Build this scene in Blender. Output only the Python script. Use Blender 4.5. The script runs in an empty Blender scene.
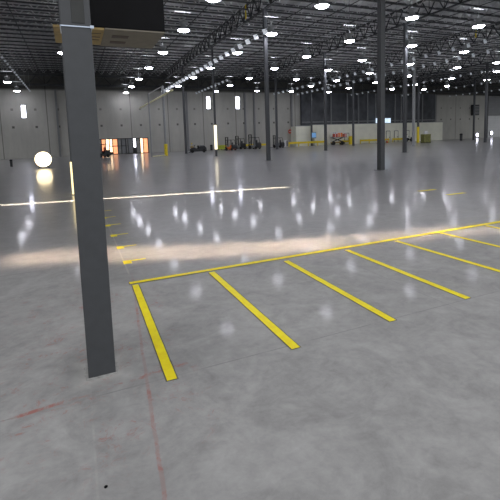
import bpy, bmesh, math, random
from mathutils import Vector, Matrix
random.seed(7)
scene = bpy.context.scene
COL = scene.collection
PI = math.pi

# ------------------------------------------------------------------ camera
F, U0, V0 = 400.68314, 243.17021, 180.6233
YAW, PITCH, ROLL, H = 0.39524, 0.10505, 0.03421, 2.3
f = Vector((math.sin(YAW)*math.cos(PITCH), math.cos(YAW)*math.cos(PITCH), -math.sin(PITCH)))
r = Vector((math.cos(YAW), -math.sin(YAW), 0))
d = f.cross(r)
r2 = r*math.cos(ROLL) + d*math.sin(ROLL)
d2 = -r*math.sin(ROLL) + d*math.cos(ROLL)
cam = bpy.data.cameras.new('camera'); cam_o = bpy.data.objects.new('camera', cam); COL.objects.link(cam_o)
cam.sensor_width = 36; cam.lens = F*36/500
cam.shift_x = (250-U0)/500; cam.shift_y = (V0-250)/500
cam.clip_end = 600
cam_o.matrix_world = Matrix(((r2.x, -d2.x, -f.x, 0), (r2.y, -d2.y, -f.y, 0), (r2.z, -d2.z, -f.z, H), (0, 0, 0, 1)))
scene.camera = cam_o

def ray(u, v):
    return r2*((u-U0)/F) + d2*((v-V0)/F) + f
def ground(u, v, z=0.0):          # where the sight line of a pixel meets the height z
    q = ray(u, v); t = (z-H)/q.z
    return Vector((q.x*t, q.y*t, z))
def atX(u, Y, v=150):             # the X at which column u of the photo crosses the depth Y
    q = ray(u, v); return q.x/q.y*Y

# ------------------------------------------------------------------ materials
def nmat(name, color, rough=.6, metal=0.0, emit=None, strength=0.0, noise=0.0, scale=6.0, bump=0.0):
    m = bpy.data.materials.new(name); m.use_nodes = True
    nt = m.node_tree; b = nt.nodes['Principled BSDF']
    b.inputs['Base Color'].default_value = (*color, 1)
    b.inputs['Roughness'].default_value = rough; b.inputs['Metallic'].default_value = metal
    if emit:
        b.inputs['Emission Color'].default_value = (*emit, 1); b.inputs['Emission Strength'].default_value = strength
    if noise > 0:
        tc = nt.nodes.new('ShaderNodeTexCoord'); n = nt.nodes.new('ShaderNodeTexNoise')
        n.inputs['Scale'].default_value = scale; n.inputs['Detail'].default_value = 5
        cr = nt.nodes.new('ShaderNodeValToRGB')
        cr.color_ramp.elements[0].position = .3; cr.color_ramp.elements[1].position = .7
        cr.color_ramp.elements[0].color = (*[c*(1-noise) for c in color], 1)
        cr.color_ramp.elements[1].color = (*[min(1, c*(1+noise)) for c in color], 1)
        nt.links.new(tc.outputs['Object'], n.inputs['Vector']); nt.links.new(n.outputs['Fac'], cr.inputs['Fac'])
        nt.links.new(cr.outputs['Color'], b.inputs['Base Color'])
        if bump:
            bp = nt.nodes.new('ShaderNodeBump'); bp.inputs['Strength'].default_value = bump
            nt.links.new(n.outputs['Fac'], bp.inputs['Height']); nt.links.new(bp.outputs['Normal'], b.inputs['Normal'])
    return m

class NT:
    """small helper for maths node graphs"""
    def __init__(s, m): s.nt = m.node_tree; s.N = s.nt.nodes; s.L = s.nt.links
    def set(s, sock, v):
        if hasattr(v, 'is_linked') or isinstance(v, bpy.types.NodeSocket): s.L.new(v, sock)
        else: sock.default_value = v
    def m(s, op, a, b=0.0, c=None):
        n = s.N.new('ShaderNodeMath'); n.operation = op
        s.set(n.inputs[0], a); s.set(n.inputs[1], b)
        if c is not None: s.set(n.inputs[2], c)
        return n.outputs[0]
    def noise(s, vec, scale, detail=4, rough=.55, dist=0.0):
        n = s.N.new('ShaderNodeTexNoise'); s.L.new(vec, n.inputs['Vector'])
        n.inputs['Scale'].default_value = scale; n.inputs['Detail'].default_value = detail
        n.inputs['Roughness'].default_value = rough; n.inputs['Distortion'].default_value = dist
        return n.outputs['Fac']
    def scale(s, vec, sc):
        n = s.N.new('ShaderNodeMapping'); s.L.new(vec, n.inputs['Vector']); n.inputs['Scale'].default_value = sc
        return n.outputs['Vector']
    def ramp(s, fac, lo, hi, a=0.0, b=1.0):
        n = s.N.new('ShaderNodeMapRange'); s.L.new(fac, n.inputs['Value'])
        for k, v in (('From Min', lo), ('From Max', hi), ('To Min', a), ('To Max', b)): n.inputs[k].default_value = v
        n.interpolation_type = 'SMOOTHSTEP'
        return n.outputs['Result']
    def mix(s, fac, a, b, blend='MIX'):
        n = s.N.new('ShaderNodeMix'); n.data_type = 'RGBA'; n.blend_type = blend
        s.set(n.inputs[0], fac); s.set(n.inputs[6], a); s.set(n.inputs[7], b)
        return n.outputs[2]
    def xyz(s, vec):
        n = s.N.new('ShaderNodeSeparateXYZ'); s.L.new(vec, n.inputs[0]); return n.outputs

def floor_material():
    m = bpy.data.materials.new('polished_concrete'); m.use_nodes = True
    g = NT(m); b = g.N['Principled BSDF']
    pos = g.N.new('ShaderNodeNewGeometry').outputs['Position']
    x, y, z = g.xyz(pos)[:3]
    big = g.noise(pos, .22, 4, .6, .6)
    mid = g.noise(pos, 1.3, 8, .65, 1.5)
    fine = g.noise(pos, 9, 8, .7, .4)
    swirl = g.noise(g.scale(pos, (1.0, 1.5, 1.0)), 2.6, 12, .78, 1.6)
    v = g.m('ADD', g.m('MULTIPLY', g.m('SUBTRACT', big, .5), .16), g.m('MULTIPLY', g.m('SUBTRACT', mid, .5), .30))
    v = g.m('ADD', v, g.m('MULTIPLY', g.m('SUBTRACT', fine, .5), .17))
    v = g.m('ADD', v, g.m('MULTIPLY', g.m('SUBTRACT', swirl, .5), .17))
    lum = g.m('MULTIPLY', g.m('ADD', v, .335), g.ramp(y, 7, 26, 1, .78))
    comb = g.N.new('ShaderNodeCombineColor')
    g.L.new(g.m('MULTIPLY', lum, .985), comb.inputs[0]); g.L.new(g.m('MULTIPLY', lum, .99), comb.inputs[1]); g.L.new(lum, comb.inputs[2])
    col = comb.outputs[0]
    # pale scuffs
    sc = g.ramp(g.noise(pos, 5.0, 9, .8, 2.0), .62, .74, 0, .35)
    col = g.mix(sc, col, (.43, .43, .42, 1))
    # pale grout ring round the near column and rubbed area in front of it
    dx = g.m('ABSOLUTE', g.m('SUBTRACT', x, .10)); dy = g.m('ABSOLUTE', g.m('SUBTRACT', y, 4.16))
    dm = g.m('ADD', g.m('MAXIMUM', dx, dy), g.m('MULTIPLY', g.m('SUBTRACT', swirl, .5), .10))
    col = g.mix(g.ramp(dm, .15, .23, .45, 0), col, (.58, .58, .57, 1))
    col = g.mix(g.ramp(dm, .19, .33, .42, 0), col, (.5, .5, .49, 1))
    # saw-cut joints, a faint grid
    def line(coord, at, w, amp=1.0):
        return g.ramp(g.m('ABSOLUTE', g.m('SUBTRACT', coord, at)), w*.4, w, amp, 0)
    wob = g.m('MULTIPLY', g.m('SUBTRACT', mid, .5), .05)
    for at in (3.72, 8.1, 12.5, 16.4, 20.8, 25.2, 29.6):
        col = g.mix(g.m('MULTIPLY', line(y, at, .012 if at < 6 else .03, .42), g.ramp(mid, .42, .6, .12, .8)), col, (.10, .10, .10, 1))
    for at in (-4.4, -.02, 4.45, 8.85, 13.2, 17.6):
        col = g.mix(g.m('MULTIPLY', line(x, at, .012, .30), g.ramp(mid, .42, .6, .2, .9)), col, (.14, .14, .14, 1) if at != -.02 else (.5, .5, .49, 1))
    # red layout chalk: a line across, a line in depth, and smudges about them
    patch = g.ramp(g.noise(pos, 2.6, 6, .7, 1.0), .47, .62, 0, 1)
    xw = g.m('ADD', x, g.m('MULTIPLY', wob, 1.2))
    yw = g.m('ADD', y, wob)
    near = g.m('MULTIPLY', g.ramp(x, .9, 1.1, 1, 0), g.ramp(y, 6.5, 7.3, 1, 0))
    la = g.m('MULTIPLY', line(g.m('SUBTRACT', yw, g.m('MULTIPLY', x, .11)), 3.79, .035), patch)
    axis = g.m('SUBTRACT', xw, g.m('MULTIPLY', y, .085))
    lb = g.m('MULTIPLY', line(axis, .17, .022), g.ramp(patch, 0, 1, .35, 1))
    red = g.m('MULTIPLY', g.m('MAXIMUM', g.m('MULTIPLY', la, .75), g.m('MULTIPLY', lb, .60)), near)
    smear = g.m('MULTIPLY', g.ramp(g.noise(pos, 7.0, 7, .75, 2.2), .50, .66, 0, .62), g.m('MULTIPLY', patch, near))
    smear = g.m('MULTIPLY', smear, g.m('MULTIPLY', g.ramp(x, -1.5, -.4, 0, 1), g.ramp(y, 2.4, 3.2, 0, 1)))
    col = g.mix(g.m('MAXIMUM', red, smear), col, (.36, .12, .10, 1))
    # chalk guide line through the yellow marks
    ch = g.m('MULTIPLY', line(x, .73, .02, .35), g.m('MULTIPLY', g.ramp(y, 7.0, 7.2, 0, 1), g.ramp(y, 17, 18, 1, 0)))
    col = g.mix(ch, col, (.6, .58, .5, 1))
    g.L.new(col, b.inputs['Base Color'])
    # sealer: glossier away from the freshly scrubbed foreground
    ro = g.m('ADD', g.m('MULTIPLY', g.m('SUBTRACT', mid, .5), .10), g.ramp(y, 3.5, 12.0, .46, .30))
    g.L.new(ro, b.inputs['Roughness'])
    g.L.new(g.ramp(y, 4.0, 12.0, .22, .42), b.inputs['Specular IOR Level'])
    g.L.new(g.ramp(y, 3.5, 13.0, .06, .34), b.inputs['Coat Weight'])
    b.inputs['Coat Roughness'].default_value = .085
    b.inputs['Coat IOR'].default_value = 1.5
    bp = g.N.new('ShaderNodeBump'); bp.inputs['Strength'].default_value = .0015; bp.inputs['Distance'].default_value = .05
    g.L.new(g.noise(pos, 2.2, 3, .5, .5), bp.inputs['Height'])
    g.L.new(bp.outputs['Normal'], b.inputs['Coat Normal'])
    bp2 = g.N.new('ShaderNodeBump'); bp2.inputs['Strength'].default_value = .03; bp2.inputs['Distance'].default_value = .02
    g.L.new(swirl, bp2.inputs['Height']); g.L.new(bp2.outputs['Normal'], b.inputs['Normal'])
    return m

def wall_material(name, base, panel=7.6):
    m = bpy.data.materials.new(name); m.use_nodes = True
    g = NT(m); b = g.N['Principled BSDF']
    pos = g.N.new('ShaderNodeNewGeometry').outputs['Position']
    x, y, z = g.xyz(pos)[:3]
    s = g.m('ADD', x, y)
    st = g.noise(g.scale(pos, (1, 1, .18)), .9, 7, .7, .3)
    cl = g.noise(pos, .25, 5, .6, .5)
    v = g.m('ADD', g.m('MULTIPLY', g.m('SUBTRACT', st, .5), .42), g.m('MULTIPLY', g.m('SUBTRACT', cl, .5), .34))
    lum = g.m('ADD', v, 1.0)
    def mod(c, p): return g.m('ABSOLUTE', g.m('SUBTRACT', g.m('MODULO', g.m('ADD', c, 400*p), p), p/2))
    seam = g.ramp(mod(s, panel), .05, .11, .55, 0)
    dots = g.m('MULTIPLY', g.ramp(mod(s, 3.8), .17, .24, 1, 0), g.ramp(g.m('ABSOLUTE', g.m('SUBTRACT', z, 5.7)), .17, .24, 1, 0))
    dots2 = g.m('MULTIPLY', g.ramp(mod(s, 3.8), .17, .24, .5, 0), g.ramp(g.m('ABSOLUTE', g.m('SUBTRACT', z, 8.9)), .17, .24, 1, 0))
    dark = g.m('MAXIMUM', seam, g.m('MAXIMUM', g.m('MULTIPLY', dots, .75), dots2))
    lum = g.m('MULTIPLY', lum, g.m('SUBTRACT', 1.0, dark))
    lum = g.m('MULTIPLY', lum, g.ramp(z, 12.2, 12.8, 1, .16))      # shadow painted across the wall top under the roof
    mx = g.mix(1.0, (*base, 1), (1, 1, 1, 1), 'MULTIPLY')
    comb = g.N.new('ShaderNodeCombineColor')
    for i in range(3): g.L.new(lum, comb.inputs[i])
    g.L.new(g.mix(1.0, (*base, 1), comb.outputs[0], 'MULTIPLY'), b.inputs['Base Color'])
    b.inputs['Roughness'].default_value = .85
    return m

M = {}
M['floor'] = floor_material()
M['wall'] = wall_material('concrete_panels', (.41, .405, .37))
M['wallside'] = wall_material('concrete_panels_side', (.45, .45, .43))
M['deck'] = nmat('roof_deck', (.44, .445, .45), .55, .3, noise=.25, scale=.5)
M['joist'] = nmat('joist_paint', (.05, .053, .056), .5, .2, noise=.3, scale=2)
M['web'] = nmat('joist_web_paint', (.50, .51, .52), .45, .3, noise=.3, scale=2)
M['girder'] = nmat('girder_paint', (.035, .037, .04), .6, .2, noise=.3, scale=2)
M['column'] = nmat('column_grey_paint', (.060, .064, .070), .48, 0, noise=.07, scale=9)
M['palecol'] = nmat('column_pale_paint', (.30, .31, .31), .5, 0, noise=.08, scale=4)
M['yellow'] = nmat('yellow_paint', (.78, .60, .015), .5, 0, noise=.12, scale=7)
M['tape'] = nmat('yellow_floor_tape', (1.0, .80, .008), .45, 0, noise=.10, scale=9)
M['residue'] = nmat('dark_tape_residue', (.11, .108, .10), .5, 0, noise=.3, scale=20)
M['black'] = nmat('black_metal', (.005, .005, .006), .6, 0, noise=.3, scale=4)
M['black'].node_tree.nodes['Principled BSDF'].inputs['Specular IOR Level'].default_value = .12
M['dark'] = nmat('dark_plastic', (.025, .027, .03), .5, 0, noise=.2, scale=4)
M['recessshade'] = nmat('recess_shade', (.075, .08, .088), .8, 0, noise=.4, scale=.4)
M['tyre'] = nmat('tyre_rubber', (.012, .012, .012), .8, 0, noise=.2, scale=12)
M['red'] = nmat('red_paint', (.50, .06, .03), .45, 0, noise=.15, scale=4)
M['orange'] = nmat('orange_paint', (.80, .20, .04), .45, 0, noise=.15, scale=4)
M['greypaint'] = nmat('grey_paint', (.20, .21, .215), .5, 0, noise=.15, scale=4)
M['beige'] = nmat('beige_drywall', (.78, .78, .66), .8, 0, noise=.07, scale=.6)
M['tan'] = nmat('tan_board', (.34, .24, .09), .6, 0, noise=.18, scale=9)
M['underside'] = nmat('beige_underside', (.185, .165, .13), .6, 0, noise=.12, scale=9)
M['slot'] = nmat('slot_brown', (.07, .05, .04), .6, 0, noise=.1, scale=9)
M['band'] = nmat('steel_band', (.55, .62, .72), .3, .6, noise=.1, scale=9, emit=(.6, .7, .85), strength=.12)
M['white'] = nmat('white_paint', (.72, .73, .74), .5, 0, noise=.05, scale=4)
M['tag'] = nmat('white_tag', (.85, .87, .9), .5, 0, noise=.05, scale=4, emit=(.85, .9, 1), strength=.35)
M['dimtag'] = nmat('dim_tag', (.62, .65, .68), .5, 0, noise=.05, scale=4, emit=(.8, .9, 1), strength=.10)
M['pipe'] = nmat('pipe_grey', (.16, .165, .17), .5, .3, noise=.1, scale=4)
M['paleyellow'] = nmat('pale_yellow_pipe', (.85, .82, .48), .45, 0, noise=.1, scale=4)
M['housing'] = nmat('lamp_housing', (.30, .31, .32), .4, .4, noise=.1, scale=8)
M['lens'] = nmat('lamp_lens', (1, 1, 1), .4, 0, emit=(.90, .90, 1.0), strength=50, noise=.02)
M['uplight'] = nmat('lamp_uplight', (1, 1, 1), .4, 0, emit=(.92, .94, 1.0), strength=45, noise=.02)
M['daylight'] = nmat('daylight_pane', (.9, .9, 1), .3, 0, emit=(.84, .84, 1.0), strength=9, noise=.02)
M['blueday'] = nmat('bluish_pane', (.8, .9, 1), .3, 0, emit=(.62, .80, 1.0), strength=1.1, noise=.02)
M['sunpane'] = nmat('sunlit_pane', (1, .9, .7), .3, 0, emit=(1.0, .66, .38), strength=3.4, noise=.02)
M['warmpane'] = nmat('orange_lit_pane', (.8, .5, .3), .3, 0, emit=(1.0, .38, .16), strength=1.2, noise=.3, scale=1.5)
M['dimpane'] = nmat('dark_glass', (.06, .065, .07), .15, 0, emit=(.5, .5, .5), strength=.10, noise=.5, scale=1.5)
M['glare'] = nmat('work_lamp_glow', (1, .9, .7), .3, 0, emit=(1.0, .80, .48), strength=5.5, noise=.02)
M['guardglow'] = nmat('guard_painted_sun', (1, .9, .6), .4, 0, emit=(1.0, .88, .64), strength=1.6, noise=.02)  # glow painted in for sunlight on the column guard
M['guardwarm'] = nmat('guard_painted_warm_sun', (.9, .75, .35), .4, 0, emit=(1.0, .80, .42), strength=1.6, noise=.02)  # warm glow painted in for sun on the hidden column's guard
M['blue'] = nmat('blue_screen', (.10, .28, .55), .4, 0, emit=(.25, .5, .85), strength=.35, noise=.1, scale=3)
M['olive'] = nmat('olive_cover', (.18, .18, .05), .7, 0, noise=.3, scale=3)
M['hivis'] = nmat('lime_paint', (.42, .48, .04), .6, 0, noise=.2, scale=3)
M['door'] = nmat('door_grey', (.55, .56, .56), .6, 0, noise=.06, scale=1)
M['doordark'] = nmat('door_dark_grey', (.20, .205, .21), .6, 0, noise=.06, scale=1)  # darker grey for the upper door, wall pilasters and a cabinet door

# ------------------------------------------------------------------ mesh helpers
class MB:
    def __init__(s): s.bm = bmesh.new()
    def box(s, x0, x1, y0, y1, z0, z1, rz=0, bevel=0):
        ret = bmesh.ops.create_cube(s.bm, size=1)
        vs = ret['verts']
        bmesh.ops.scale(s.bm, vec=(x1-x0, y1-y0, z1-z0), verts=vs)
        if bevel:
            es = list({e for v in vs for e in v.link_edges})
            rr = bmesh.ops.bevel(s.bm, geom=es, offset=bevel, segments=2, affect='EDGES', profile=.5)
            vs = list({v for fc in rr['faces'] for v in fc.verts} | {v for v in vs if v.is_valid})
        bmesh.ops.translate(s.bm, vec=((x0+x1)/2, (y0+y1)/2, (z0+z1)/2), verts=vs)
        if rz: bmesh.ops.rotate(s.bm, cent=(0, 0, 0), matrix=Matrix.Rotation(rz, 3, 'Z'), verts=vs)
        return s
    def bar(s, a, b, r_, n=6):
        a = Vector(a); b = Vector(b); v = b-a
        ret = bmesh.ops.create_cone(s.bm, cap_ends=True, segments=n, radius1=r_, radius2=r_, depth=v.length)
        q = v.to_track_quat('Z', 'Y').to_matrix()
        bmesh.ops.rotate(s.bm, cent=(0, 0, 0), matrix=q, verts=ret['verts'])
        bmesh.ops.translate(s.bm, vec=(a+b)/2, verts=ret['verts'])
        return s
    def tube(s, pts, r_, n=8):
        for a, b in zip(pts, pts[1:]): s.bar(a, b, r_, n)
        return s
    def lathe(s, prof, c=(0, 0, 0), n=16, axis='Z'):
        rings = []
        for rr, zz in prof:
            ring = []
            for k in range(n):
                a = 2*PI*k/n
                p = Vector((rr*math.cos(a), rr*math.sin(a), zz))
                if axis == 'Y': p = Vector((p.x, p.z, p.y))
                if axis == 'X': p = Vector((p.z, p.x, p.y))
                ring.append(s.bm.verts.new(p+Vector(c)))
            rings.append(ring)
        for A, B in zip(rings, rings[1:]):
            for k in range(n):
                s.bm.faces.new((A[k], A[(k+1) % n], B[(k+1) % n], B[k]))
        if prof[0][0] > 1e-4: s.bm.faces.new(rings[0][::-1])
        if prof[-1][0] > 1e-4: s.bm.faces.new(rings[-1])
        return s
    def prism(s, pts, y0, y1):      # profile in X-Z pushed along Y
        A = [s.bm.verts.new((p[0], y0, p[1])) for p in pts]; B = [s.bm.verts.new((p[0], y1, p[1])) for p in pts]
        s.bm.faces.new(A); s.bm.faces.new(B[::-1])
        n = len(pts)
        for k in range(n): s.bm.faces.new((A[k], B[k], B[(k+1) % n], A[(k+1) % n]))
        return s
    def build(s, name, mat, parent=None, smooth=False):
        me = bpy.data.meshes.new(name)
        bmesh.ops.recalc_face_normals(s.bm, faces=s.bm.faces)
        s.bm.to_mesh(me); s.bm.free()
        me.materials.append(mat)
        if smooth:
            for p in me.polygons: p.use_smooth = True
        o = bpy.data.objects.new(name, me); COL.objects.link(o)
        if parent is not None: o.parent = parent
        return o

def tag(o, label=None, cat=None, group=None, kind=None):
    if label: o['label'] = label
    if cat: o['category'] = cat
    if group: o['group'] = group
    if kind: o['kind'] = kind
    return o
def empty(name, loc, rz=0, **k):
    o = bpy.data.objects.new(name, None); COL.objects.link(o)
    o.location = loc; o.rotation_euler = (0, 0, rz); o.empty_display_size = .2
    return tag(o, **k)
def struct(o): o['kind'] = 'structure'; return o
def kids(o): return [c for c in bpy.data.objects if c.parent == o]
def copy_tree(o, parent=None):
    c = o.copy(); COL.objects.link(c)
    if parent is not None: c.parent = parent
    for ch in kids(o): copy_tree(ch, c)
    return c
ORD = ['first', 'second', 'third', 'fourth', 'fifth', 'sixth', 'seventh', 'eighth', 'ninth', 'tenth', 'eleventh', 'twelfth']

# ------------------------------------------------------------------ the room
X0, X1, Y0, Y1 = -46.0, 132.0, -14.0, 84.0
ZD = 16.3
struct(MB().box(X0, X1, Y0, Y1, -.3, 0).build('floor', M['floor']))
struct(MB().box(X0, X1, Y0, Y1+.4, ZD, ZD+.3).build('ceiling', M['deck']))
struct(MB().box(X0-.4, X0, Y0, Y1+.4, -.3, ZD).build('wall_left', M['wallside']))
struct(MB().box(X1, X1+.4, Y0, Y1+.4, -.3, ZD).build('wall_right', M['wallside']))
# the back wall, with real openings for the glazed front and the tall windows
def hz(u, v, Y): q = ray(u, v); return H + q.z/q.y*Y
def wx(u): return atX(u, Y1)
opens = []   # x0,x1,z0,z1
for u0, u1, v0, v1 in ((24.6, 29.6, 105, 118), (208.4, 212.4, 96.5, 109), (237.3, 241.3, 96.5, 109)):
    um = (u0+u1)/2
    opens.append((wx(u0), wx(u1), hz(um, v1, Y1), hz(um, v0, Y1)))
gx0, gx1, gz1 = wx(97), wx(148.5), 3.15
opens.append((gx0, gx1, 0, gz1))
xs = sorted({X0, X1} | {o[0] for o in opens} | {o[1] for o in opens})
bm = MB()
for a, b_ in zip(xs, xs[1:]):
    c = (a+b_)/2
    hole = [o for o in opens if o[0] < c < o[1]]
    if not hole: bm.box(a, b_, Y1, Y1+.4, -.3, ZD)
    else:
        o = hole[0]
        if o[2] > 0: bm.box(a, b_, Y1, Y1+.4, -.3, o[2])
        bm.box(a, b_, Y1, Y1+.4, o[3], ZD)
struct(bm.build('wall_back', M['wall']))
for i, o in enumerate(opens[:3]):
    w = struct(empty('window_%d' % (i+1), ((o[0]+o[1])/2, Y1+.1, o[2])))
    hw = (o[1]-o[0])/2; hh = o[3]-o[2]
    fr = MB(); t = .07
    fr.box(-hw, -hw+t, -.1, .1, 0, hh).box(hw-t, hw, -.1, .1, 0, hh).box(-hw, hw, -.1, .1, 0, t).box(-hw, hw, -.1, .1, hh-t, hh).box(-hw, hw, -.06, .06, hh*.5-.03, hh*.5+.03)
    fr.build('window_frame', M['white'], w)
    MB().box(-hw, hw, .0, .04, 0, hh).build('pane', M['daylight'], w)
# glazed front in the back wall: real frame and panes, low sun behind some of them
w = struct(empty('window_4', (gx0, Y1+.1, 0)))
GW = gx1-gx0
fr = MB()
fr.box(0, GW, -.12, .12, gz1-.16, gz1).box(0, GW, -.12, .12, 0, .12)
cuts = [0, .09, .17, .24, .30, .40, .47, .56, .60, .70, .76, .84, .90, 1.0]
for cfr in cuts: fr.box(GW*cfr-.09, GW*cfr+.09, -.12, .12, 0, gz1)
fr.box(GW*.24, GW*.60, -.1, .1, 1.55, 1.7)
fr.build('window_frame', M['dark'], w)
pm = ['dimpane', 'warmpane', 'sunpane', 'sunpane', 'warmpane', 'dimpane', 'greypaint', 'dimpane', 'greypaint', 'daylight', 'dimpane', 'sunpane', 'warmpane']
for k in range(len(cuts)-1):
    a, b_ = GW*cuts[k], GW*cuts[k+1]
    z0 = .1 if pm[k] != 'daylight' else 1.3
    if pm[k] == 'sunpane' and k < 6: z0 = .5
    MB().box(a, b_, 0, .03, z0, gz1).build('pane', M[pm[k]], w)
    if z0 > .2: MB().box(a, b_, 0, .05, .1, z0).build('kick_panel', M['dark'], w)
# dark slab painting the shaded recess over the beige office block
dx0, dx1 = wx(301), wx(433)
bm = MB().box(dx0, dx1, Y1-.5, Y1-.02, 4.8, 12.6)
struct(bm.build('trim_1', M['recessshade']))
bm = MB()
for u in (330, 346, 357, 366, 374, 393, 399, 420, 433):
    x = wx(u); bm.box(x-.16, x+.16, Y1-.72, Y1-.52, 4.8, 12.6)
struct(bm.build('trim_2', M['greypaint']))
struct(MB().box(dx0, dx1, Y1-.8, Y1-.74, 5.5, 5.75).build('trim_3', M['greypaint']))
# rain leaders / pilasters on the back wall
bm = MB()
for u in (60, 188.5, 246, 255, 292): 
    x = wx(u); bm.box(x-.17, x+.17, Y1-.35, Y1, 0, 12.5)
struct(bm.build('trim_4', M['doordark']))
# roll-up door far right
xd0, xd1 = wx(485.5), X1-1.0
dr = struct(empty('door_1', (xd0, Y1, 0)))
DW = xd1-xd0
b1 = MB()
for k in range(9): b1.box(.4, DW-.4, -.12-.03*(k % 2), -.02, .05+k*.72, .05+k*.72+.70)
b1.build('door_panel', M['door'], dr)
b1 = MB()
for k in range(8): b1.box(.4, DW-.4, -.12-.03*(k % 2), -.02, 6.55+k*.72, 6.55+k*.72+.70)
b1.build('door_panel', M['doordark'], dr)
MB().box(-.5, .35, -.3, -.02, 0, 13).box(DW-.35, DW+.4, -.3, -.02, 0, 13).box(-.5, DW+.4, -.3, -.02, 12.4, 13).build('door_frame', M['dark'], dr)

# beige office block along the wall
bx0, bx1, by = wx(291), wx(433), Y1-2.6
blk = struct(empty('wall_center', (bx0, by, 0)))
BW = bx1-bx0; split = wx(306)-bx0
MB().box(0, split, 0, 2.5, 0, 4.65).box(split, BW, -.5, 2.5, 0, 4.85).build('wall_panel', M['beige'], blk)
MB().box(0, split, -.06, .1, 4.65, 4.8).box(split, BW, -.56, -.4, 4.85, 5.0).build('coping', M['greypaint'], blk)
# a bright clerestory above the block
cw = struct(empty('window_5', (atX(375.5, by+1.2), by+1.2, 4.9)))
CW = atX(390.5, by+1.2)-atX(375.5, by+1.2)
fr = MB().box(0, CW, -.06, .06, 0, .08).box(0, CW, -.06, .06, 1.3, 1.42)
for k in range(5): fr.box(CW*k/4-.05, CW*k/4+.05, -.06, .06, 0, 1.42)
fr.build('window_frame', M['white'], cw)
MB().box(0, CW, -.01, .01, .05, 1.35).build('pane', M['blueday'], cw)
# dark tubular door frames on the block's face
for k, (u, hgt) in enumerate(((386.5, 2.9), (394.5, 2.9), (405.5, 2.9), (345.5, 2.7), (440, 2.8))):
    x = atX(u, by)
    if u == 440: continue
    o = struct(empty('door_%d' % (k+2), (x, by-.56, 0)))
    wd = 1.25
    MB().bar((-wd/2, 0, 0), (-wd/2, 0, hgt), .07).bar((wd/2, 0, 0), (wd/2, 0, hgt), .07).bar((-wd/2, 0, hgt), (wd/2, 0, hgt), .07).build('door_frame', M['dark'], o)
    lf = MB().box(-wd/2+.05, wd/2-.05, -.03, .03, .02, hgt-.05).build('door_leaf', M['beige'], o)
    MB().box(wd/2-.22, wd/2-.12, -.1, -.03, 1.2, 1.45).build('door_handle', M['dark'], lf)

# ------------------------------------------------------------------ steel columns
CX, CY, DX, DY = .096, 4.0176, 17.6748, 15.911
def column(x, y, label, top=14.5, w=.30, mat='column', guard=None, gz=(0, 3.0), gmat='yellow'):
    c = empty('steel_column', (x, y, 0), label=label, cat='column', group='steel roof columns')
    h = w/2
    b = MB().box(-h, h, -h, h, 0, top, bevel=.018)
    b.build('shaft', M[mat], c)
    MB().box(-h-.13, h+.13, -h-.13, h+.13, 0, .03, bevel=.006).build('base_plate', M['greypaint'], c)
    MB().box(-h-.1, h+.1, -h-.1, h+.1, top-.05, top).build('cap_plate', M['girder'], c)
    if guard: MB().box(-h-.03, h+.03, -h-.03, h+.03, gz[0], gz[1], bevel=.01).build('column_guard', M[gmat], c)
    return c
clabels = {
 (1,1): 'dark grey steel column right of centre, second widest in view, base on open floor',
 (1,2): 'tall grey steel column left of centre whose base stands before the parked forklifts',
 (1,3): 'grey steel column with a guard given a painted sunlit glow near its foot, beside the scrubber cart',
 (1,4): 'thin grey steel column just left of the floor scrubber cart by the back wall',
 (2,2): 'grey steel column just right of the second widest column, its foot clear of the beige block',
 (2,3): 'slim grey steel column left of the red loaded lift cart, rising to the second girder',
 (2,4): 'thin grey steel column standing at the forklift nearest the white cabinet',
 (3,2): 'slim grey steel column at the far right, first in the row beyond the beige block',
 (3,3): 'slim pale steel column with reflected light painted in, before the right end of the beige block',
 (3,4): 'thin grey steel column standing right of the red loaded lift cart',
 (3,5): 'thin grey steel column beside the blue notice screen',
 (4,3): 'thin dark steel column near the roll-up door, nearer the camera than its neighbours',
 (4,4): 'thin grey steel column with a yellow guard before the beige block',
 (5,4): 'thin dark steel column carrying the dark box high up near the roll-up door',
 (0,1): 'grey steel column hidden close behind the widest column, yellow guard with a painted warm glow showing',
 (0,2): 'grey steel column third deep in the row behind the widest column',
 (0,3): 'grey steel column fourth deep in the row behind the widest column',
 (0,4): 'grey steel column fifth deep in the row behind the widest column'}
for (i, j), lab in clabels.items():
    x, y = CX+i*DX, CY+j*DY
    if j == 5: y = Y1-2.9-.6; x = atX(311.8, y, 140)
    kw = {}
    if (i, j) == (1, 3): kw = dict(guard=1, gz=(.95, 4.2), gmat='guardglow')
    if (i, j) == (4, 4): kw = dict(guard=1, gz=(0, 3.5))
    if (i, j) == (3, 3): kw = dict(mat='palecol')  # pale paint standing in for light reflected off this column
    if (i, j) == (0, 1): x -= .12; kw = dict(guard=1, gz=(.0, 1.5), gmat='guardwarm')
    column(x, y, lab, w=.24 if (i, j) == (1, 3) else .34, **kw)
# extra column behind: right end by the big door
# the near column with band, painted shade strip and cable
NC = empty('steel_column', (.098, 4.165, 0), label='widest dark grey square steel column in the foreground, banded near the top', cat='column', group='steel roof columns')
MB().box(-.128, .128, -.128, .128, 0, 14.5, bevel=.008).build('shaft', M['column'], NC)
gm = nmat('grout', (.38, .38, .375), .8, 0, noise=.25, scale=14, bump=.3)
gp_ = MB()
pts = []
for k in range(40):
    a = 2*PI*k/40; s_ = max(abs(math.cos(a)), abs(math.sin(a)))
    rr = (.150+.022*random.random())/s_
    pts.append((rr*math.cos(a), rr*math.sin(a)))
A = [gp_.bm.verts.new((p[0], p[1], .003)) for p in pts]; B = [gp_.bm.verts.new((p[0]*.93, p[1]*.93, .009)) for p in pts]
gp_.bm.faces.new(B)
for k in range(40): gp_.bm.faces.new((A[k], A[(k+1) % 40], B[(k+1) % 40], B[k]))
gp_.build('grout_pad', gm, NC)
zb = hz(77, 26.3, 4.03)
sb = MB()
e = .137
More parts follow.
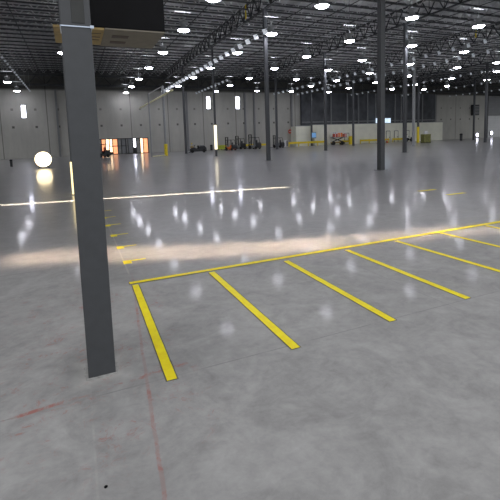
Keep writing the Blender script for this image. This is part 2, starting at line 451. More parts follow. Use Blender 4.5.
sb.box(-e, e, -e, -e+.008, zb-.005, zb+.005).box(-e, e, e-.008, e, zb-.005, zb+.005).box(-e, -e+.008, -e, e, zb-.005, zb+.005).box(e-.008, e, -e, e, zb-.005, zb+.005)
sb.box(e-.02, e+.012, -e-.014, -e, zb-.012, zb+.012)
sb.build('steel_band', M['band'], NC)
MB().box(-.035, .075, -.1345, -.127, zb+.03, 5.2, bevel=.003).build('painted_shade_strip', nmat('shade_strip_paint', (.035, .037, .036), .6, 0, noise=.2, scale=6), NC)  # dark plate painting the shadow on the upper shaft

# hanging unit on the near column: black casing, beige underside with two slots
Yn, Yf = 4.36, 5.12
zbx = hz(130, 30.8, Yn)
xl, xr = atX(88, Yn, 31), atX(165.2, Yn, 31)
un = empty('unit_heater', ((xl+xr)/2, (Yn+Yf)/2, zbx), label='black box unit with beige slotted underside hung high behind the foreground column', cat='unit')
hw, hd = (xr-xl)/2, (Yf-Yn)/2
MB().box(-hw, hw, -hd, hd, .012, 1.05, bevel=.012).build('casing', M['black'], un)
MB().box(-hw+.16, hw-.004, -hd+.004, hd-.004, 0, .014).build('underside_panel', M['underside'], un)
MB().box(-hw-.315, -hw+.155, -hd+.004, hd-.1, -.012, .012, bevel=.003).build('tan_board', M['tan'], un)
for yy in (-.16, .10):
    MB().box(-hw+.25, -hw+.25+.17, yy, yy+.10, -.004, .006).build('vent_slot', M['slot'], un)
for k, yy in enumerate((-.25, -.1, .02)):
    MB().box(-hw+.03, -hw+.13, yy, yy+.018, -.0155, -.011).build('text_line', M['slot'], un)
MB().box(-hw-.02, hw+.0, -hd-.006, -hd+.001, .52, .532).build('casing_seam', M['dark'], un)
cb = MB().tube([(-hw-.045, -hd-.02, 1.0), (-hw-.04, -hd-.03, .46), (-hw-.0, -hd-.03, .36), (-hw+.06, -hd-.02, .33)], .006)
cb.build('cable', M['dark'], un)

# ------------------------------------------------------------------ roof steel
# joists: shared meshes, one thing per joist and bay
L = DX
def joist_meshes():
    c = MB().box(.15, L-.15, -.07, .07, -.10, -.02).box(.35, L-.35, -.07, .07, -1.02, -.88)
    o1 = c.build('roof_joist', M['joist'])
    wb = MB(); n = 22; s = (L-.7)/n
    for k in range(n):
        a = (.35+k*s, 0, -.94 if k % 2 else -.06); b = (.35+(k+1)*s, 0, -.06 if k % 2 else -.94)
        wb.bar(a, b, .05, 4)
    o2 = wb.build('joist_web', M['web'], o1)
    return o1, o2
j1, j2 = joist_meshes()
bayname = {-2: 'leftmost bay', -1: 'bay left of the foreground column', 0: 'bay right of the foreground column', 1: 'bay right of the first girder', 2: 'bay right of the second girder', 3: 'bay right of the third girder', 4: 'bay right of the fourth girder', 5: 'bay right of the fifth girder'}
first = True
STEP = DY/8
for i in range(-2, 6):
    ylo = {-2: 50, -1: 20, 0: 12, 1: 10, 2: 12, 3: 18, 4: 24, 5: 30}[i]
    k = 0
    y = CY+STEP*.5
    while y < Y1-.4:
        if y > ylo:
            if first: o = j1; first = False
            else:
                o = j1.copy(); COL.objects.link(o)
                w_ = j2.copy(); COL.objects.link(w_); w_.parent = o
            o.location = (CX+i*DX, y, ZD)
            tag(o, 'dark open web roof joist in the '+bayname[i], 'roof joist', 'roof joists in the '+bayname[i])
        y += STEP
# girders along the column rows
def girder():
    g = empty('roof_girder', (0, 0, 0))
    MB().box(-.14, .14, .1, DY-.1, 1.66, 1.80).build('top_chord', M['girder'], g)
    MB().box(-.13, .13, .3, DY-.3, 0, .12).build('bottom_chord', M['girder'], g)
    wb = MB(); n = 16; s = (DY-.8)/n
    for k in range(n):
        y0 = .4+k*s; wb.bar((0, y0, .08 if k % 2 else 1.66), (0, y0+s, 1.66 if k % 2 else .08), .07, 5)
        if k % 2: wb.bar((0, y0, .06), (0, y0, 1.66), .045, 4)
    wb.build('web', M['girder'], g)
    return g
G0 = None
rown = ['in the widest column row', 'first row right of the widest column', 'second row right of the widest column', 'third row right of the widest column', 'fourth row right of the widest column', 'fifth row right of the widest column', 'sixth row right of the widest column']
spans = ['nearest overhead', 'second from the camera', 'third from the camera', 'fourth from the camera', 'at the back wall']
for i in range(0, 7):
    for j in range(0, 5):
        if (i == 0 and j < 1): pass
        g = girder() if G0 is None else copy_tree(G0)
        if G0 is None: G0 = g
        g.location = (CX+i*DX, CY+j*DY, 14.5)
        tag(g, 'dark steel truss girder, '+spans[j]+', '+rown[i], 'girder', 'steel truss girders')
# bridging lines under the joists, in depth
for i in range(-1, 6):
    for q, fr_ in enumerate((.27, .5, .73)):
        x = CX+(i+fr_)*DX
        o = MB().box(x-.05, x+.05, 22 if i > -1 else 30, Y1-.3, ZD-1.07, ZD-1.019).build('bridging_bar', M['girder'])
        tag(o, 'thin dark bridging bar under the joists, '+ORD[q]+' across the '+bayname[i], 'bridging bar', 'bridging bars')
o = MB().box(X0+.2, X1-.2, Y1-1.2, Y1-.9, 13.1, 13.5).box(X0+.2, X1-.2, Y1-1.2, Y1-.9, 14.9, 15.2)
for k in range(60):
    a = X0+1+k*2.93
    o.bar((a, Y1-1.05, 13.3), (a+1.46, Y1-1.05, 15.0), .08, 4).bar((a+1.46, Y1-1.05, 15.0), (a+2.9, Y1-1.05, 13.3), .08, 4)
struct(o.build('trim_5', M['girder']))

# cable runs hung with pale tags
def tagline(pts, z, tagmat, label, X=None, size=.30, step=STEP, drop=.12, y0=None, y1=None, pipe='pipe', r_=.035, group='overhead runs with hanging tags'):
    p = empty('hanging_conduit', (X, y0, z), label=label, cat='conduit', group=group)
    MB().bar((0, 0, 0), (0, y1-y0, 0), r_, 6).build('pipe', M[pipe], p)
    n = int((y1-y0)/step); proto = None
    for k in range(n):
        if proto is None:
            t = MB()
            s = size
            t.prism([(-.2*s, -s*.45), (s*.5, -s*.25), (s*.2, s*.45), (-s*.5, s*.25)], -.03, .03)
            proto = t.build('hanging_tag', M[tagmat], p)
            q = proto
        else:
            q = proto.copy(); COL.objects.link(q); q.parent = p
        q.location = (0, (k+.5)*step, -drop)
    # drop rods that carry the run
    for k in range(0, n, 4): MB().bar((0, (k+.5)*step, 0), (0, (k+.5)*step, ZD-z), .018, 4).build('hanger_rod', M['pipe'], p)
    return p
tagline(None, 12.05, 'tag', 'long conduit run with the brightest white tags, beside the first girder row', X=16.85, y0=33, y1=82, size=.62)
tagline(None, 12.0, 'dimtag', 'long conduit run with small dim tags, between first and second girder rows', X=24.0, y0=62, y1=82, size=.5)
tagline(None, 12.0, 'dimtag', 'conduit run with dim pale tags, short of the third girder row', X=41.9, y0=26, y1=82, size=.60)
tagline(None, 12.0, 'dimtag', 'conduit run with pale tags nearest the third girder row', X=47.9, y0=30, y1=82, size=.62)
tagline(None, 12.0, 'dimtag', 'conduit run with small white tags between third and fourth girder rows', X=63.0, y0=44, y1=82, size=.48)
tagline(None, 12.0, 'dimtag', 'conduit run with small white tags just past the fourth girder row', X=79, y0=46, y1=82, size=.48)
tagline(None, 12.0, 'dimtag', 'conduit run with small white tags far right near the roll-up door', X=96, y0=46, y1=82, size=.48)
tagline(None, 12.0, 'dimtag', 'conduit run with close pale tags at the left edge of the roof', X=-6.45, y0=40, y1=82, size=.30, r_=.010)
# pale yellow pipe rising across to the goalpost
pa = Vector((atX(140, 79, 108), 79, hz(140, 108, 79))); pb_ = Vector((atX(172.5, 56, 90), 56, hz(172.5, 90, 56)))
o = MB().bar(pa, pb_, .14, 8).build('overhead_pipe', M['paleyellow'])
tag(o, 'pale yellow pipe running in depth high above the goalpost frame', 'pipe')
# yellow tags on girders
for (u, v0, v1, i, lab) in ((246, -4, 19, 1, 'yellow hanging marker strip on the first girder right of the foreground column'), (475.8, 25, 37.5, 3, 'yellow hanging marker strip on the third girder at upper right')):
    X = CX+i*DX-.22; q = ray(u, v1); t = X/q.x; yy = q.y*t; z0 = H+q.z*t; q = ray(u, v0); z1 = H+q.z*(X/q.x)
    z1 = min(z1, ZD-.1)
    o = MB().box(X-.05, X+.03, yy-.10, yy+.10, z0, z1, bevel=.015).build('hanging_marker', M['yellow'])
    tag(o, lab, 'marker', 'yellow girder markers')

# ------------------------------------------------------------------ high bay lights
def bay_light(short=False):
    l = empty('ceiling_light', (0, 0, 0))
    MB().lathe([(.0, .60), (.38, .62), (.39, .72), (.40, .60), (.22, .50), (.26, .30), (.50, .05), (.56, 0), (.53, -.01), (.46, .05)], n=20).build('housing', M['housing'], l, True)
    MB().lathe([(.0, -.16), (.20, -.145), (.38, -.09), (.50, .0), (.50, .02), (.0, .02)], n=20).build('lens', M['lens'], l, True)
    MB().lathe([(.0, .63), (.36, .63), (.36, .64), (.0, .64)], n=14).build('uplight_slots', M['uplight'], l)
    MB().bar((0, 0, .6), (0, 0, 2.6 if short else 4.4), .022, 5).build('stem', M['pipe'], l)
    MB().box(-.75, .75, -.12, .12, 1.55, 1.63, bevel=.01).build('reflector_arm', M['web'], l)
    return l
LZ = 11.9
rows = {
 'row left of the foreground column': [(-8.5, 70.1), (-8.5, 81)],
 'row just right of the foreground column': [(-.35, 47.3)],
 'first row left of the first girder': [(9.6, 27.2), (9.6, 35.4), (9.7, 44.7), (9.8, 54.3), (9.95, 64.), (9.95, 72.7), (10.05, 81.6)],
 'row under the first girder': [(17.8, 26.2), (17.75, 34.5), (17.75, 43.), (18.0, 52.2), (18.05, 61.1), (18.2, 70.9), (18.1, 78.2)],
 'row midway between first and second girders': None, 'row under the second girder': None, 'row midway between second and third girders': None}
def up(l): return [tuple(ground(u, v, LZ)[:2]) for u, v in l]
rows['row midway between first and second girders'] = up([(412, 18), (349.6, 41), (305.5, 56.5), (273.5, 68.5), (249, 78.3), (230, 85.3), (216, 91.3)])
rows['row under the second girder'] = up([(484, 27), (413.5, 47), (363, 60.3), (327, 70.7), (296.6, 79.4), (257, 90.8)])
rows['row midway between second and third girders'] = up([(464, 52), (409.5, 64), (369.5, 73), (336.6, 80.6), (311, 86), (291.4, 91.4)])
rows['row under the third girder'] = up([(497, 71.5-9), (457, 67.5), (413.5, 76), (377, 82.5), (350, 88), (328.6, 92)])
rows['row midway between third and fourth girders'] = up([(497, 71.5), (451.5, 78.5), (415, 84.5), (392, 89)])
rows['row under the fourth girder'] = up([(487, 80), (447, 86), (425.5, 89)])
LP = None
allL = []
for rn, pts in rows.items():
    pts = sorted(pts, key=lambda p: p[1])
    for k, (x, y) in enumerate(pts):
        if y > Y1-1.6: y = Y1-1.8
        sh = 'row under' in rn
        if sh:
            gi = {'first': 1, 'second': 2, 'third': 3, 'fourth': 4}[rn.split()[-2]]
            if abs(x-(CX+gi*DX)) < 1.2: x = CX+gi*DX
            for cj in range(6):
                dyc = y-(CY+cj*DY)
                if abs(dyc) < .95: y = CY+cj*DY+(.95 if dyc >= 0 else -.95)
        elif rn.startswith('row midway'):
            for gi in range(7):
                for fq in (.27, .5, .73):
                    xb_ = CX+(gi+fq)*DX
                    if abs(x-xb_) < .12: x = xb_+.14
        sh = sh and abs((x-CX)/DX-round((x-CX)/DX)) < .01
        if LP is None: LP = {}
        if sh not in LP: l = LP[sh] = bay_light(sh)
        else: l = copy_tree(LP[sh])
        l.location = (x, y, LZ)
        nm = 'only lit one' if len(pts) == 1 else ORD[k]+' from the camera'
        tag(l, 'high bay light, '+nm+', '+rn, 'ceiling light', 'high bay lights')
        allL.append((x, y))
# unseen lamps carrying on the bay grid outside the frame, added for their light
def area(name, loc, rot, sx, sy, power, color, spread=PI):
    l = bpy.data.lights.new(name, 'AREA'); l.shape = 'RECTANGLE'; l.size = sx; l.size_y = sy
    l.energy = power; l.color = color; l.spread = spread
    o = bpy.data.objects.new(name, l); o.location = loc; o.rotation_euler = rot; COL.objects.link(o); return o
for x in (-9, 0, 9, 18, 27):
    for y in (-9, -2, 6): area('unseen_bay_lamp', (x, y, 13), (0, 0, 0), 1.2, 1.2, 215, (1, .98, .97))
for x, y in ((72, 18), (92, 20), (92, 38), (112, 30), (112, 50), (126, 62), (-24, 30), (-24, 48), (-38, 62), (-38, 44), (-20, 66)):
    area('unseen_bay_lamp', (x, y, 13), (0, 0, 0), 1.2, 1.2, 900 if x < 0 else 1900, (.94, .95, 1))
# added narrow-spread area lamps under the roof that lay sun bands on the floor
area('added_sun_band', (2.0, 17.3, 15.2), (0, 0, -.17), 14, .13, 110, (1.0, .86, .66), math.radians(2.0))
area('added_sun_band', (1.7, 8.15, 15.2), (0, 0, -.36), 6.6, .7, 38, (1.0, .74, .54), math.radians(5.5))
area('added_sun_band', (6.6, 6.85, 15.2), (0, 0, -.22), 5.0, .5, 17, (1.0, .74, .54), math.radians(5.5))

# ------------------------------------------------------------------ floor tape
def tape(a, b, wa, wb, label, group, edge=.013, name='floor_stripe', z=.004):
    a = Vector((a[0], a[1], 0)); b = Vector((b[0], b[1], 0)); dv = (b-a).normalized(); n = Vector((-dv.y, dv.x, 0))
    t = MB()
    def strip(mb, z_, ea, ex):
        N = 24; V = []
        for k in range(N+1):
            p = a.lerp(b, k/N)
            if k == 0: p = p-dv*ex
            if k == N: p = p+dv*ex
            w_ = (wa+(wb-wa)*k/N)/2+ea
            j = (random.random()-.5)*.004
            V.append((mb.bm.verts.new(p-n*(w_+j)+Vector((0, 0, z_))), mb.bm.verts.new(p+n*(w_+j)+Vector((0, 0, z_)))))
        for A_, B_ in zip(V, V[1:]): mb.bm.faces.new((A_[0], B_[0], B_[1], A_[1]))
    strip(t, z, 0, 0)
    o = t.build(name, M['tape'])
    tag(o, label, 'floor marking', group)
    if edge:
        u = MB(); strip(u, z-.0022, edge, edge*.6)
        u.build('dark_edge', M['residue'], o)
    return o
GS = 'yellow painted parking bay stripes'
sl = ['widest yellow bay stripe, nearest the foreground column', 'second yellow bay stripe counting from the foreground column', 'third yellow bay stripe counting from the foreground column', 'fourth yellow bay stripe, ending in the open floor at right', 'fifth yellow bay stripe, running off the right edge of view', 'sixth yellow bay stripe, high at the right edge', 'farthest short yellow bay stripe at the right edge']
st = [(135.3, 285), (211.5, 272.2), (286, 261), (346.5, 250), (396, 241), (441, 233), (486, 225.8)]
en = [(172.2, 380), (296, 348.4), (393, 321), (468, 298.6)]
for k in range(7):
    a = ground(*st[k]); b_ = ground(*en[k]) if k < 4 else Vector((a.x+.05, a.y-2.88, 0))
    tape(a[:2], b_[:2], .098 if k == 0 else .108, .098 if k == 0 else .104, sl[k], GS)
bl = [ground(129.5, 283.6), ground(500, 222)]
dirv = (bl[1]-bl[0]).normalized()
tape(bl[0][:2], (bl[0]+dirv*12)[:2], .098, .14, 'long yellow base line that joins the heads of all the bay stripes', GS, z=.0085)
marks = [((129, 262), 0), ((122, 247.5), 1), ((115.5, 235.5), 2), ((109.5, 225.5), 3), ((105.5, 218), 4), ((102.5, 211.5), 5)]
for (u, v), k in marks:
    c = ground(u-2, v)
    L_ = .36
    o = MB()
    o.box(c.x-.07, c.x+.08, c.y-.13, c.y+.10, .001, .004)
    o.box(c.x+.05, c.x+L_, c.y+.02, c.y+.075, .001, .004)
    o = o.build('floor_mark', M['tape'])
    tag(o, 'short yellow T-shaped floor mark, '+('nearest of the line beside the column' if k == 0 else ORD[k]+' one back in the line beside the column'), 'floor marking', 'short yellow floor marks')
for u, v, lab in ((427, 190.3, 'small yellow dash on the far floor, left of two'), (456, 193.8, 'small yellow dash on the far floor, right of two')):
    c = ground(u, v); o = MB().box(c.x-.45, c.x+.45, c.y-.09, c.y+.09, .001, .004).build('floor_mark', M['tape']); tag(o, lab, 'floor marking', 'yellow dashes on the far floor')
c = ground(106, 487)
tag(MB().lathe([(.012, .001), (.012, .004), (.008, .006), (0, .006)], c=(c.x, c.y, 0), n=12).build('floor_anchor', M['black']), 'tiny black anchor plug in the floor at bottom left', 'anchor')

# ------------------------------------------------------------------ things by the back wall
def forklift(u, base, pxh, label, body='dark', rz=0, seatmat='dark'):
    p = ground(u, base); 
    if p.y > Y1-4: p.y = Y1-4.0; p.x = atX(u, p.y, base)
    k = pxh*p.length/F/2.9
    fl = empty('forklift', (p.x, p.y, 0), rz, label=label, cat='forklift', group='parked forklifts')
    fl.scale = (k, k, k)
    # side profile in X-Z, front of the truck at -X
    ch = MB().prism([(-1.0, .25), (-1.0, .75), (-.35, .80), (-.25, .62), (.15, .62), (.25, 1.15), (1.0, 1.25), (1.25, 1.0), (1.25, .35), (1.05, .25)], -.52, .52)
    ch.build('chassis', M[body], fl)
    MB().prism([(.75, .3), (.72, 1.3), (1.1, 1.28), (1.33, 1.0), (1.33, .35)], -.55, .55).build('counterweight', M['dark'], fl)
    MB().box(.0, .55, -.25, .25, 1.0, 1.18, bevel=.03).box(.45, .6, -.25, .25, 1.15, 1.75, bevel=.04).build('seat', M[seatmat], fl)
    cg = MB()
    for y in (-.48, .48):
        cg.tube([(-.75, y, .75), (-.45, y, 2.25), (.75, y, 2.3), (1.0, y, 1.2)], .05, 6)
    for x in (-.4, -.1, .2, .5, .75): cg.bar((x, -.48, 2.27), (x, .48, 2.27), .035, 5)
    cg.build('overhead_guard', M['dark'], fl)
    ms = MB()
    for y in (-.35, .35): ms.box(-1.22, -1.08, y-.07, y+.07, .1, 2.9)
    for z in (.35, 1.3, 2.2, 2.82): ms.box(-1.2, -1.1, -.35, .35, z, z+.1)
    ms.build('mast', M['black'], fl)
    fk = MB()
    for y in (-.28, .28): fk.box(-2.2, -1.22, y-.07, y+.07, .1, .16).box(-1.3, -1.22, y-.07, y+.07, .1, .75)
    fk.box(-1.3, -1.22, -.5, .5, .6, .75).build('forks', M['black'], fl)
    for x, rr in ((-.75, .36), (.85, .3)):
        for y in (-.55, .55):
            MB().lathe([(rr*.5, -.12), (rr*.92, -.12), (rr, -.08), (rr, .08), (rr*.92, .12), (rr*.5, .12)], c=(x, y, rr), n=16, axis='Y').build('wheel', M['tyre'], fl)
    MB().bar((-.4, 0, .9), (-.15, 0, 1.35), .03).lathe([(.16, 0), (.19, .02), (.16, .04)], c=(-.15, 0, 1.36), n=12).build('steering_wheel', M['dark'], fl)
    return fl
forklift(230.8, 150.5, 13.3, 'forklift with red orange bodywork, left in the row of parked trucks', 'orange', rz=-1.15)
forklift(240.5, 149.0, 13.2, 'dark forklift right beside the red orange one', 'greypaint', rz=-1.3)
forklift(254.7, 149.0, 14.5, 'dark forklift left of the tall column before the forklift row', 'greypaint', rz=-1.15)
forklift(278.5, 147.8, 12.5, 'grey forklift rightmost of the row, beside the white cabinet', 'greypaint', rz=-1.1)
forklift(102.5, 157.5, 15.5, 'dark forklift with red seat before the glazed sunlit front', 'dark', rz=.5, seatmat='red')

# floor scrubber cart
p = ground(198.5, 152.6); k = 17*p.length/F/2.9
sc = empty('floor_scrubber', (p.x, p.y, 0), -.35, label='long dark ride-on floor scrubber cart standing left of the sunlit column', cat='cleaning machine'); sc.scale = (k, k, k*1.1)
MB().prism([(-1.4, .15), (-1.4, .55), (-1.1, .75), (-.5, .8), (-.3, .5), (0, .5), (.15, .95), (1.1, 1.0), (1.4, .7), (1.4, .2)], -.5, .5).build('body', M['dark'], sc)
MB().box(.2, 1.05, -.4, .4, .98, 1.12, bevel=.04).build('tank_lid', M['greypaint'], sc)
MB().box(-.15, .1, -.25, .25, .6, 1.1, bevel=.05).box(-.4, .0, -.25, .25, .52, .66, bevel=.04).build('seat', M['black'], sc)
MB().bar((-.75, 0, .75), (-.6, 0, 1.15), .04).lathe([(.17, 0), (.2, .02), (.17, .04)], c=(-.6, 0, 1.15), n=12).build('steering_wheel', M['black'], sc)
MB().bar((-1.1, .3, .7), (-1.1, .3, 1.35), .03).lathe([(.1, 1.35), (.12, 1.42), (.1, 1.5), (0, 1.52)], c=(-1.1, .3, 0), n=10).build('beacon', M['yellow'], sc)
MB().box(-1.3, -.8, -.4, .4, .74, 1.02, bevel=.06).build('detergent_jug', M['tan'], sc)
for x in (-.95, .95):
    for y in (-.5, .5): MB().lathe([(.1, -.08), (.25, -.08), (.27, 0), (.25, .08), (.1, .08)], c=(x, y, .27), n=14, axis='Y').build('wheel', M['tyre'], sc)
MB().lathe([(.28, .02), (.34, .05), (.34, .16), (.2, .2), (0, .2)], c=(-1.35, .0, 0), n=16).build('brush_deck', M['greypaint'], sc)

def bin_(u, base, w_px, h_px, label, mat='dark', name='waste_bin', cat='bin'):
    p = ground(u, base)
    if p.y > Y1-1.2: p.y = Y1-1.2; p.x = atX(u, p.y, base)
    D = p.length; w = w_px*D/F; h = h_px*D/F
    e = empty(name, (p.x, p.y, 0), -.1, label=label, cat=cat)
    MB().lathe([(w*.40, 0), (w*.42, .02), (w*.49, h*.86), (w*.5, h*.88)], n=16).build('body', M[mat], e)
    MB().lathe([(w*.54, h*.86), (w*.54, h*.9), (w*.45, h*.96), (w*.2, h), (0, h)], n=16).build('lid', M['black'], e)
    return e
bin_(11.6, 166.8, 2.3, 6.3, 'small black bin on the open floor at far left')
bin_(211.5, 150.2, 2.6, 5.5, 'dark bin between the scrubber cart and the sunlit column')
bin_(461, 140.6, 2.4, 6.2, 'dark bin against the wall left of the roll-up door')

def crate(u, base, wp, hp, label, mat, name='crate', cat='crate', top=None):
    p = ground(u, base)
    if p.y > Y1-2.2: p.y = Y1-2.2; p.x = atX(u, p.y, base)
    D = p.length; w = wp*D/F; h = hp*D/F
    e = empty(name, (p.x, p.y, 0), -.2, label=label, cat=cat)
    b = MB()
    for k in range(4): b.box(-w/2, w/2, -w*.35, w*.35, .12+(h-.12)*k/4, .12+(h-.12)*(k+.86)/4, bevel=.02)
    b.box(-w/2+.04, w/2-.04, -w*.35+.04, w*.35-.04, .12, h-.05)
    b.build('slatted_body', M[mat], e)
    b = MB()
    for x in (-w/2+.06, 0, w/2-.06): b.box(x-.06, x+.06, -w*.35, w*.35, 0, .12)
    b.build('skids', M['dark'], e)
    if top: MB().lathe([(w*.26, h), (w*.28, h+.15), (w*.2, h+.5), (0, h+.6)], n=14).build('pale_cap', M[top], e)
    return e
crate(221.5, 149.3, 6.2, 4.6, 'lime yellow slatted crate just right of the sunlit column', 'hivis')
crate(425.6, 143, 7.0, 8.2, 'olive covered pallet stack with a pale cap at the right end of the beige block', 'olive', name='covered_pallet', cat='pallet', top='white')
# white cabinet
p = ground(286, 147); p.y = min(p.y, Y1-2); p.x = atX(286, p.y, 147); D = p.length
e = empty('cabinet', (p.x, p.y, 0), -.3, label='small white cabinet right of the rightmost parked forklift', cat='cabinet')
w, h = 3.6*D/F, 6.6*D/F
MB().box(-w/2, w/2, -.4, .4, .0, h, bevel=.03).build('body', M['white'], e)
MB().box(-w/2+.04, -.02, -.43, -.39, .12, h-.06).build('door', M['white'], e); dd = MB().box(.02, w/2-.04, -.43, -.39, .12, h-.06).build('door', M['doordark'], e)
MB().box(.05, .08, -.47, -.43, h*.45, h*.6).build('handle', M['dark'], dd)

# yellow guard rails before wall
def rail(u0, u1, label, Y=Y1-4.0, h=1.05):
    x0, x1 = atX(u0, Y, 143), atX(u1, Y, 143)
    e = empty('guard_rail', (x0, Y, 0), label=label, cat='guard rail', group='yellow guard rails by the back wall')
    Wd = x1-x0
    MB().box(0, Wd, -.08, -.03, h-.50, h-.05, bevel=.02).build('rail_beam', M['yellow'], e)
    n = max(1, round(Wd/2.6))
    for k in range(n+1):
        x = Wd*k/n; MB().box(x-.08, x+.08, -.03, .13, 0, h, bevel=.015).build('post', M['yellow'], e)
rail(218.5, 226, 'short yellow guard rail behind the lime crate', Y1-1.1)
rail(244, 268, 'yellow guard rail running behind the dark parked forklifts', Y1-2.4)
rail(289, 327, 'long yellow guard rail under the blue notice screen', h=1.15)
rail(340, 352, 'yellow guard rail just behind the red loaded lift cart')
rail(360.5, 378, 'yellow guard rail left of the second widest column, before the beige block')
rail(384.5, 389, 'short yellow guard rail just right of the second widest column')
rail(393, 403, 'yellow guard rail left of the small black and white cart')

# scissor lift cart with red load
p = ground(337.5, 146.3); p.y = Y1-5.4; p.x = atX(337.5, p.y, 146); D = p.length; m_ = D/F
e = empty('lift_cart', (p.x, p.y, 0), -.42, label='low brown lift cart loaded with red boxes before the beige block', cat='lift cart')
w = 12.5*m_
MB().box(-w/2, w/2, -.7, .7, .45, .75, bevel=.04).build('chassis', M['tan'], e)
sx = MB()
for y in (-.6, .6):
    sx.bar((-w/2+.3, y, .75), (w/2-.3, y, 1.7), .07).bar((w/2-.3, y, .75), (-w/2+.3, y, 1.7), .07)
sx.build('scissor_arms', M['dark'], e)
MB().box(-w/2, w/2+.6, -.75, .75, 1.7, 1.85, bevel=.03).build('platform', M['greypaint'], e)
rl = MB()
for x in (-w/2+.1, 0, w/2+.5):
    for y in (-.7, .7): rl.bar((x, y, 1.85), (x, y, 3.0), .045)
for y in (-.7, .7): rl.bar((-w/2+.1, y, 3.0), (w/2+.5, y, 3.0), .045)
rl.build('hand_rail', M['white'], e)
for x in (-w/2+.5, w/2-.5):
    for y in (-.7, .7): MB().lathe([(.15, -.12), (.40, -.12), (.44, 0), (.40, .12), (.15, .12)], c=(x, y, .44), n=14, axis='Y').build('wheel', M['tyre'], e)
ez = Matrix.Rotation(-.42, 4, 'Z')
for k, (x, z, sx_, sz, mt, lab) in enumerate(((-.55, 1.86, 1.0, .75, 'red', 'red box at the left of the lift cart platform'), (.55, 1.86, 1.05, .95, 'orange', 'orange red box in the middle of the lift cart platform'), (1.7, 1.86, .8, .7, 'red', 'red box at the right of the lift cart platform'), (-.5, 2.62, .8, .42, 'white', 'white box stacked on the left red box of the lift cart'))):
    off = ez @ Vector((x, 0, 0))
    o = empty('load_box', (p.x+off.x, p.y+off.y, z), -.42, label=lab, cat='box', group='boxes on the lift cart')
    MB().box(-sx_/2, sx_/2, -.5, .5, 0, sz, bevel=.03).build('carton', M[mt], o)
    MB().box(-.06, .06, -.505, .505, .0, sz+.006).build('tape_strip', M['white'] if mt != 'white' else M['tan'], o)
# yellow drum right of the cart
p2 = Vector((atX(350.5, Y1-5, 143), Y1-5, 0)); o = empty('drum', p2, label='upright yellow drum just right of the red loaded lift cart', cat='drum')
MB().lathe([(.42, 0), (.45, .03), (.45, .6), (.47, .63), (.45, .66), (.45, 1.25), (.47, 1.28), (.45, 1.31), (.45, 1.9), (.42, 1.93), (0, 1.9)], n=18).build('barrel', M['yellow'], o)
MB().lathe([(.40, 1.9), (.40, 1.97), (.1, 1.99), (0, 1.99)], n=16).build('lid', M['orange'], o)
# cones
for u, b_, lab in ((378.4, 145.3, 'orange traffic cone just left of the second widest column foot'), (387.2, 145.0, 'orange traffic cone just right of the second widest column foot')):
    p2 = Vector((atX(u, Y1-6.5, b_), Y1-6.5, 0)); o = empty('traffic_cone', p2, label=lab, cat='cone', group='orange traffic cones')
    MB().box(-.32, .32, -.32, .32, 0, .06, bevel=.02).build('base', M['dark'], o)
    MB().lathe([(.24, .06), (.17, .4), (.10, .8), (.05, 1.05), (0, 1.06)], n=14).build('cone_body', M['orange'], o)
    MB().lathe([(.155, .50), (.125, .68), (.12, .68), (.10, .5)], n=14).build('white_collar', M['white'], o)
# black and white cart
p2 = Vector((atX(409, Y1-5.5, 142), Y1-5.5, 0)); o = empty('utility_cart', p2, -.3, label='small black and white utility cart before the right part of the beige block', cat='cart')
MB().prism([(-1.1, .35), (-1.1, .9), (-.4, 1.0), (0, .6), (.5, .6), (.7, 1.15), (1.15, 1.15), (1.15, .35)], -.45, .45).build('body', M['black'], o)
MB().prism([(-1.12, .9), (-.9, 1.5), (-.75, 1.5), (-.45, 1.02)], -.35, .35).build('cowl', M['white'], o)
for x in (-.8, .8):
    for y in (-.45, .45): MB().lathe([(.1, -.08), (.32, -.08), (.34, 0), (.32, .08), (.1, .08)], c=(x, y, .34), n=14, axis='Y').build('wheel', M['tyre'], o)
MB().bar((-.8, 0, 1.45), (-.5, 0, 1.9), .035).bar((-.5, -.3, 1.9), (-.5, .3, 1.9), .035).build('handlebar', M['black'], o)
p2 = Vector((atX(433, Y1-1.5, 142), Y1-1.5, 0)); o = empty('pallet_jack', p2, -1.2, label='low dark pallet jack by the wall right of the olive covered pallet', cat='pallet jack')
MB().box(-1.0, .5, -.35, -.15, .1, .22).box(-1.0, .5, .15, .35, .1, .22).box(.45, .75, -.35, .35, .08, .6, bevel=.03).build('forks', M['dark'], o)
MB().bar((.65, 0, .6), (.95, 0, 1.5), .04).bar((.95, -.2, 1.5), (.95, .2, 1.5), .03).build('handle', M['dark'], o)
for y in (-.25, .25): MB().lathe([(.05, -.05), (.1, -.05), (.1, .05), (.05, .05)], c=(.6, y, .1), n=10, axis='Y').build('wheel', M['tyre'], o)

# blue notice screen beside column
yy = Y1-3.9
e = empty('notice_screen', (atX(313.8, yy, 136), yy, 0), label='bright blue notice screen on a post before the beige block', cat='screen')
D = Vector((e.location.x, yy)).length; m_ = D/F
MB().box(-2.6*m_, 2.6*m_, -.08, .08, 1.75, 1.75+6.0*m_, bevel=.04).build('frame', M['greypaint'], e)
MB().box(-2.3*m_, 2.3*m_, -.10, -.07, 1.95, 1.6+6.0*m_).build('screen', M['blue'], e)
MB().box(-.06, .06, -.05, .05, 0, 1.8).box(-.4, .4, -.3, .3, 0, .06).build('stand', M['dark'], e)
# round red wall sign
e = empty('wall_sign', (wx(290), Y1-.2, hz(290, 131.5, Y1)), label='small round red sign on the concrete wall above the guard rail', cat='sign')
MB().lathe([(.5, 0), (.5, .04), (.47, .05), (0, .05)], n=20, axis='Y').build('face', M['red'], e)
MB().box(-.3, .3, -.03, .0, -.08, .08).build('bar', M['white'], e)
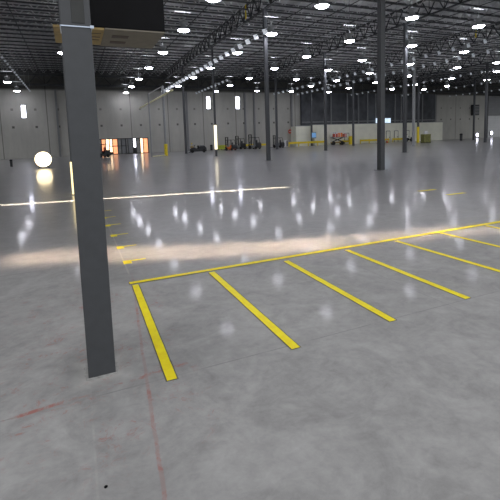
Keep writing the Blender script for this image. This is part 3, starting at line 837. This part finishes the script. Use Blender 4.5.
# dark box on column near roll-up door
x = wx(472.5)
e = empty('wall_heater', (x, Y1-.55, hz(472.5, 115.5, Y1)), label='dark box heater mounted high on the wall beside the roll-up door', cat='heater')
MB().box(-1.2, 1.2, -.45, .5, 0, 3.1, bevel=.1).build('casing', M['dark'], e)
gl = MB()
for k in range(6): gl.box(-1.0, 1.0, -.5, -.44, .35+k*.42, .5+k*.42)
gl.build('grille', M['greypaint'], e)
# small lit lamps low on the wall at right
for u, v, lab in ((475.3, 135, 'small round bright lamp low on the wall under the dark heater'), (489.6, 133, 'small round bright lamp low on the roll-up door')):
    e = empty('dock_light', (wx(u), Y1-.45, hz(u, v, Y1)), label=lab, cat='lamp', group='small round lamps by the roll-up door')
    MB().lathe([(.30, .30), (.60, .0), (.64, -.1), (.58, -.1), (.56, .0)], n=16, axis='Y').build('hood', M['dark'], e)
    MB().lathe([(.0, -.16), (.35, -.14), (.55, -.02), (.0, -.02)], n=16, axis='Y').build('lens', M['daylight'], e)

# goalpost frame left of the scrubber
yg = 60.0
xa, xb = atX(151, yg, 140), atX(165.5, yg+3, 140)
e = empty('goalpost_frame', (xa, yg, 0), label='tall pale goalpost pipe frame with a yellow sleeve standing before the concrete wall', cat='frame')
zt = hz(151, 94, yg); W_ = xb-xa
zt2 = hz(165, 86, yg+3)
MB().bar((0, 0, 0), (0, 0, zt), .10, 8).build('post', M['palecol'], e)
MB().bar((W_, 3, 0), (W_, 3, zt2), .19, 8).build('post', M['palecol'], e)
MB().bar((0, 0, zt), (W_, 3, zt2), .07, 8).build('crossbar', M['palecol'], e)
MB().lathe([(.27, 0), (.27, 1.75), (.24, 1.82), (.19, 1.84)], c=(W_, 3, 0), n=14).build('yellow_sleeve', M['yellow'], e)
MB().bar((0, 0, .1), (W_, 3, .1), .06, 6).build('floor_rail', M['paleyellow'], e)

# bright work lamp on the floor, far left
p = ground(44, 168.5); D = p.length; m_ = D/F
zc = (168.5-160.3)*m_
e = empty('work_lamp', (p.x, p.y, 0), -math.atan2(p.x, p.y), label='dazzling warm white work lamp standing on the far left floor', cat='lamp')
R_ = 7.2*m_
MB().lathe([(R_*.55, .35), (R_*.9, .1), (R_*1.02, 0), (R_*.96, -.04), (R_*.9, .0)], c=(0, .05, zc), n=24, axis='Y').build('reflector', M['housing'], e, True)
MB().lathe([(0, -.2), (R_*.5, -.16), (R_*.85, -.04), (R_*.95, .04), (0, .04)], c=(0, .0, zc), n=24, axis='Y').build('lens', M['glare'], e, True)
MB().bar((-.5, .3, 0), (0, .25, zc*.8), .04).bar((.5, .3, 0), (0, .25, zc*.8), .04).bar((0, .9, 0), (0, .3, zc*.9), .04).build('tripod', M['dark'], e)

# ------------------------------------------------------------------ world light, from the open dock side behind the camera
wd = bpy.data.worlds.new('world'); scene.world = wd; wd.use_nodes = True
bg = wd.node_tree.nodes['Background']; bg.inputs[0].default_value = (.93, .96, 1.0, 1); bg.inputs[1].default_value = .85

scene.view_settings.view_transform = 'Standard'
scene.view_settings.look = 'None'
scene.view_settings.exposure = 0
scene.cycles.use_denoising = True
scene.cycles.max_bounces = 5
scene.cycles.diffuse_bounces = 3
scene.cycles.glossy_bounces = 3
scene.cycles.sample_clamp_indirect = 4
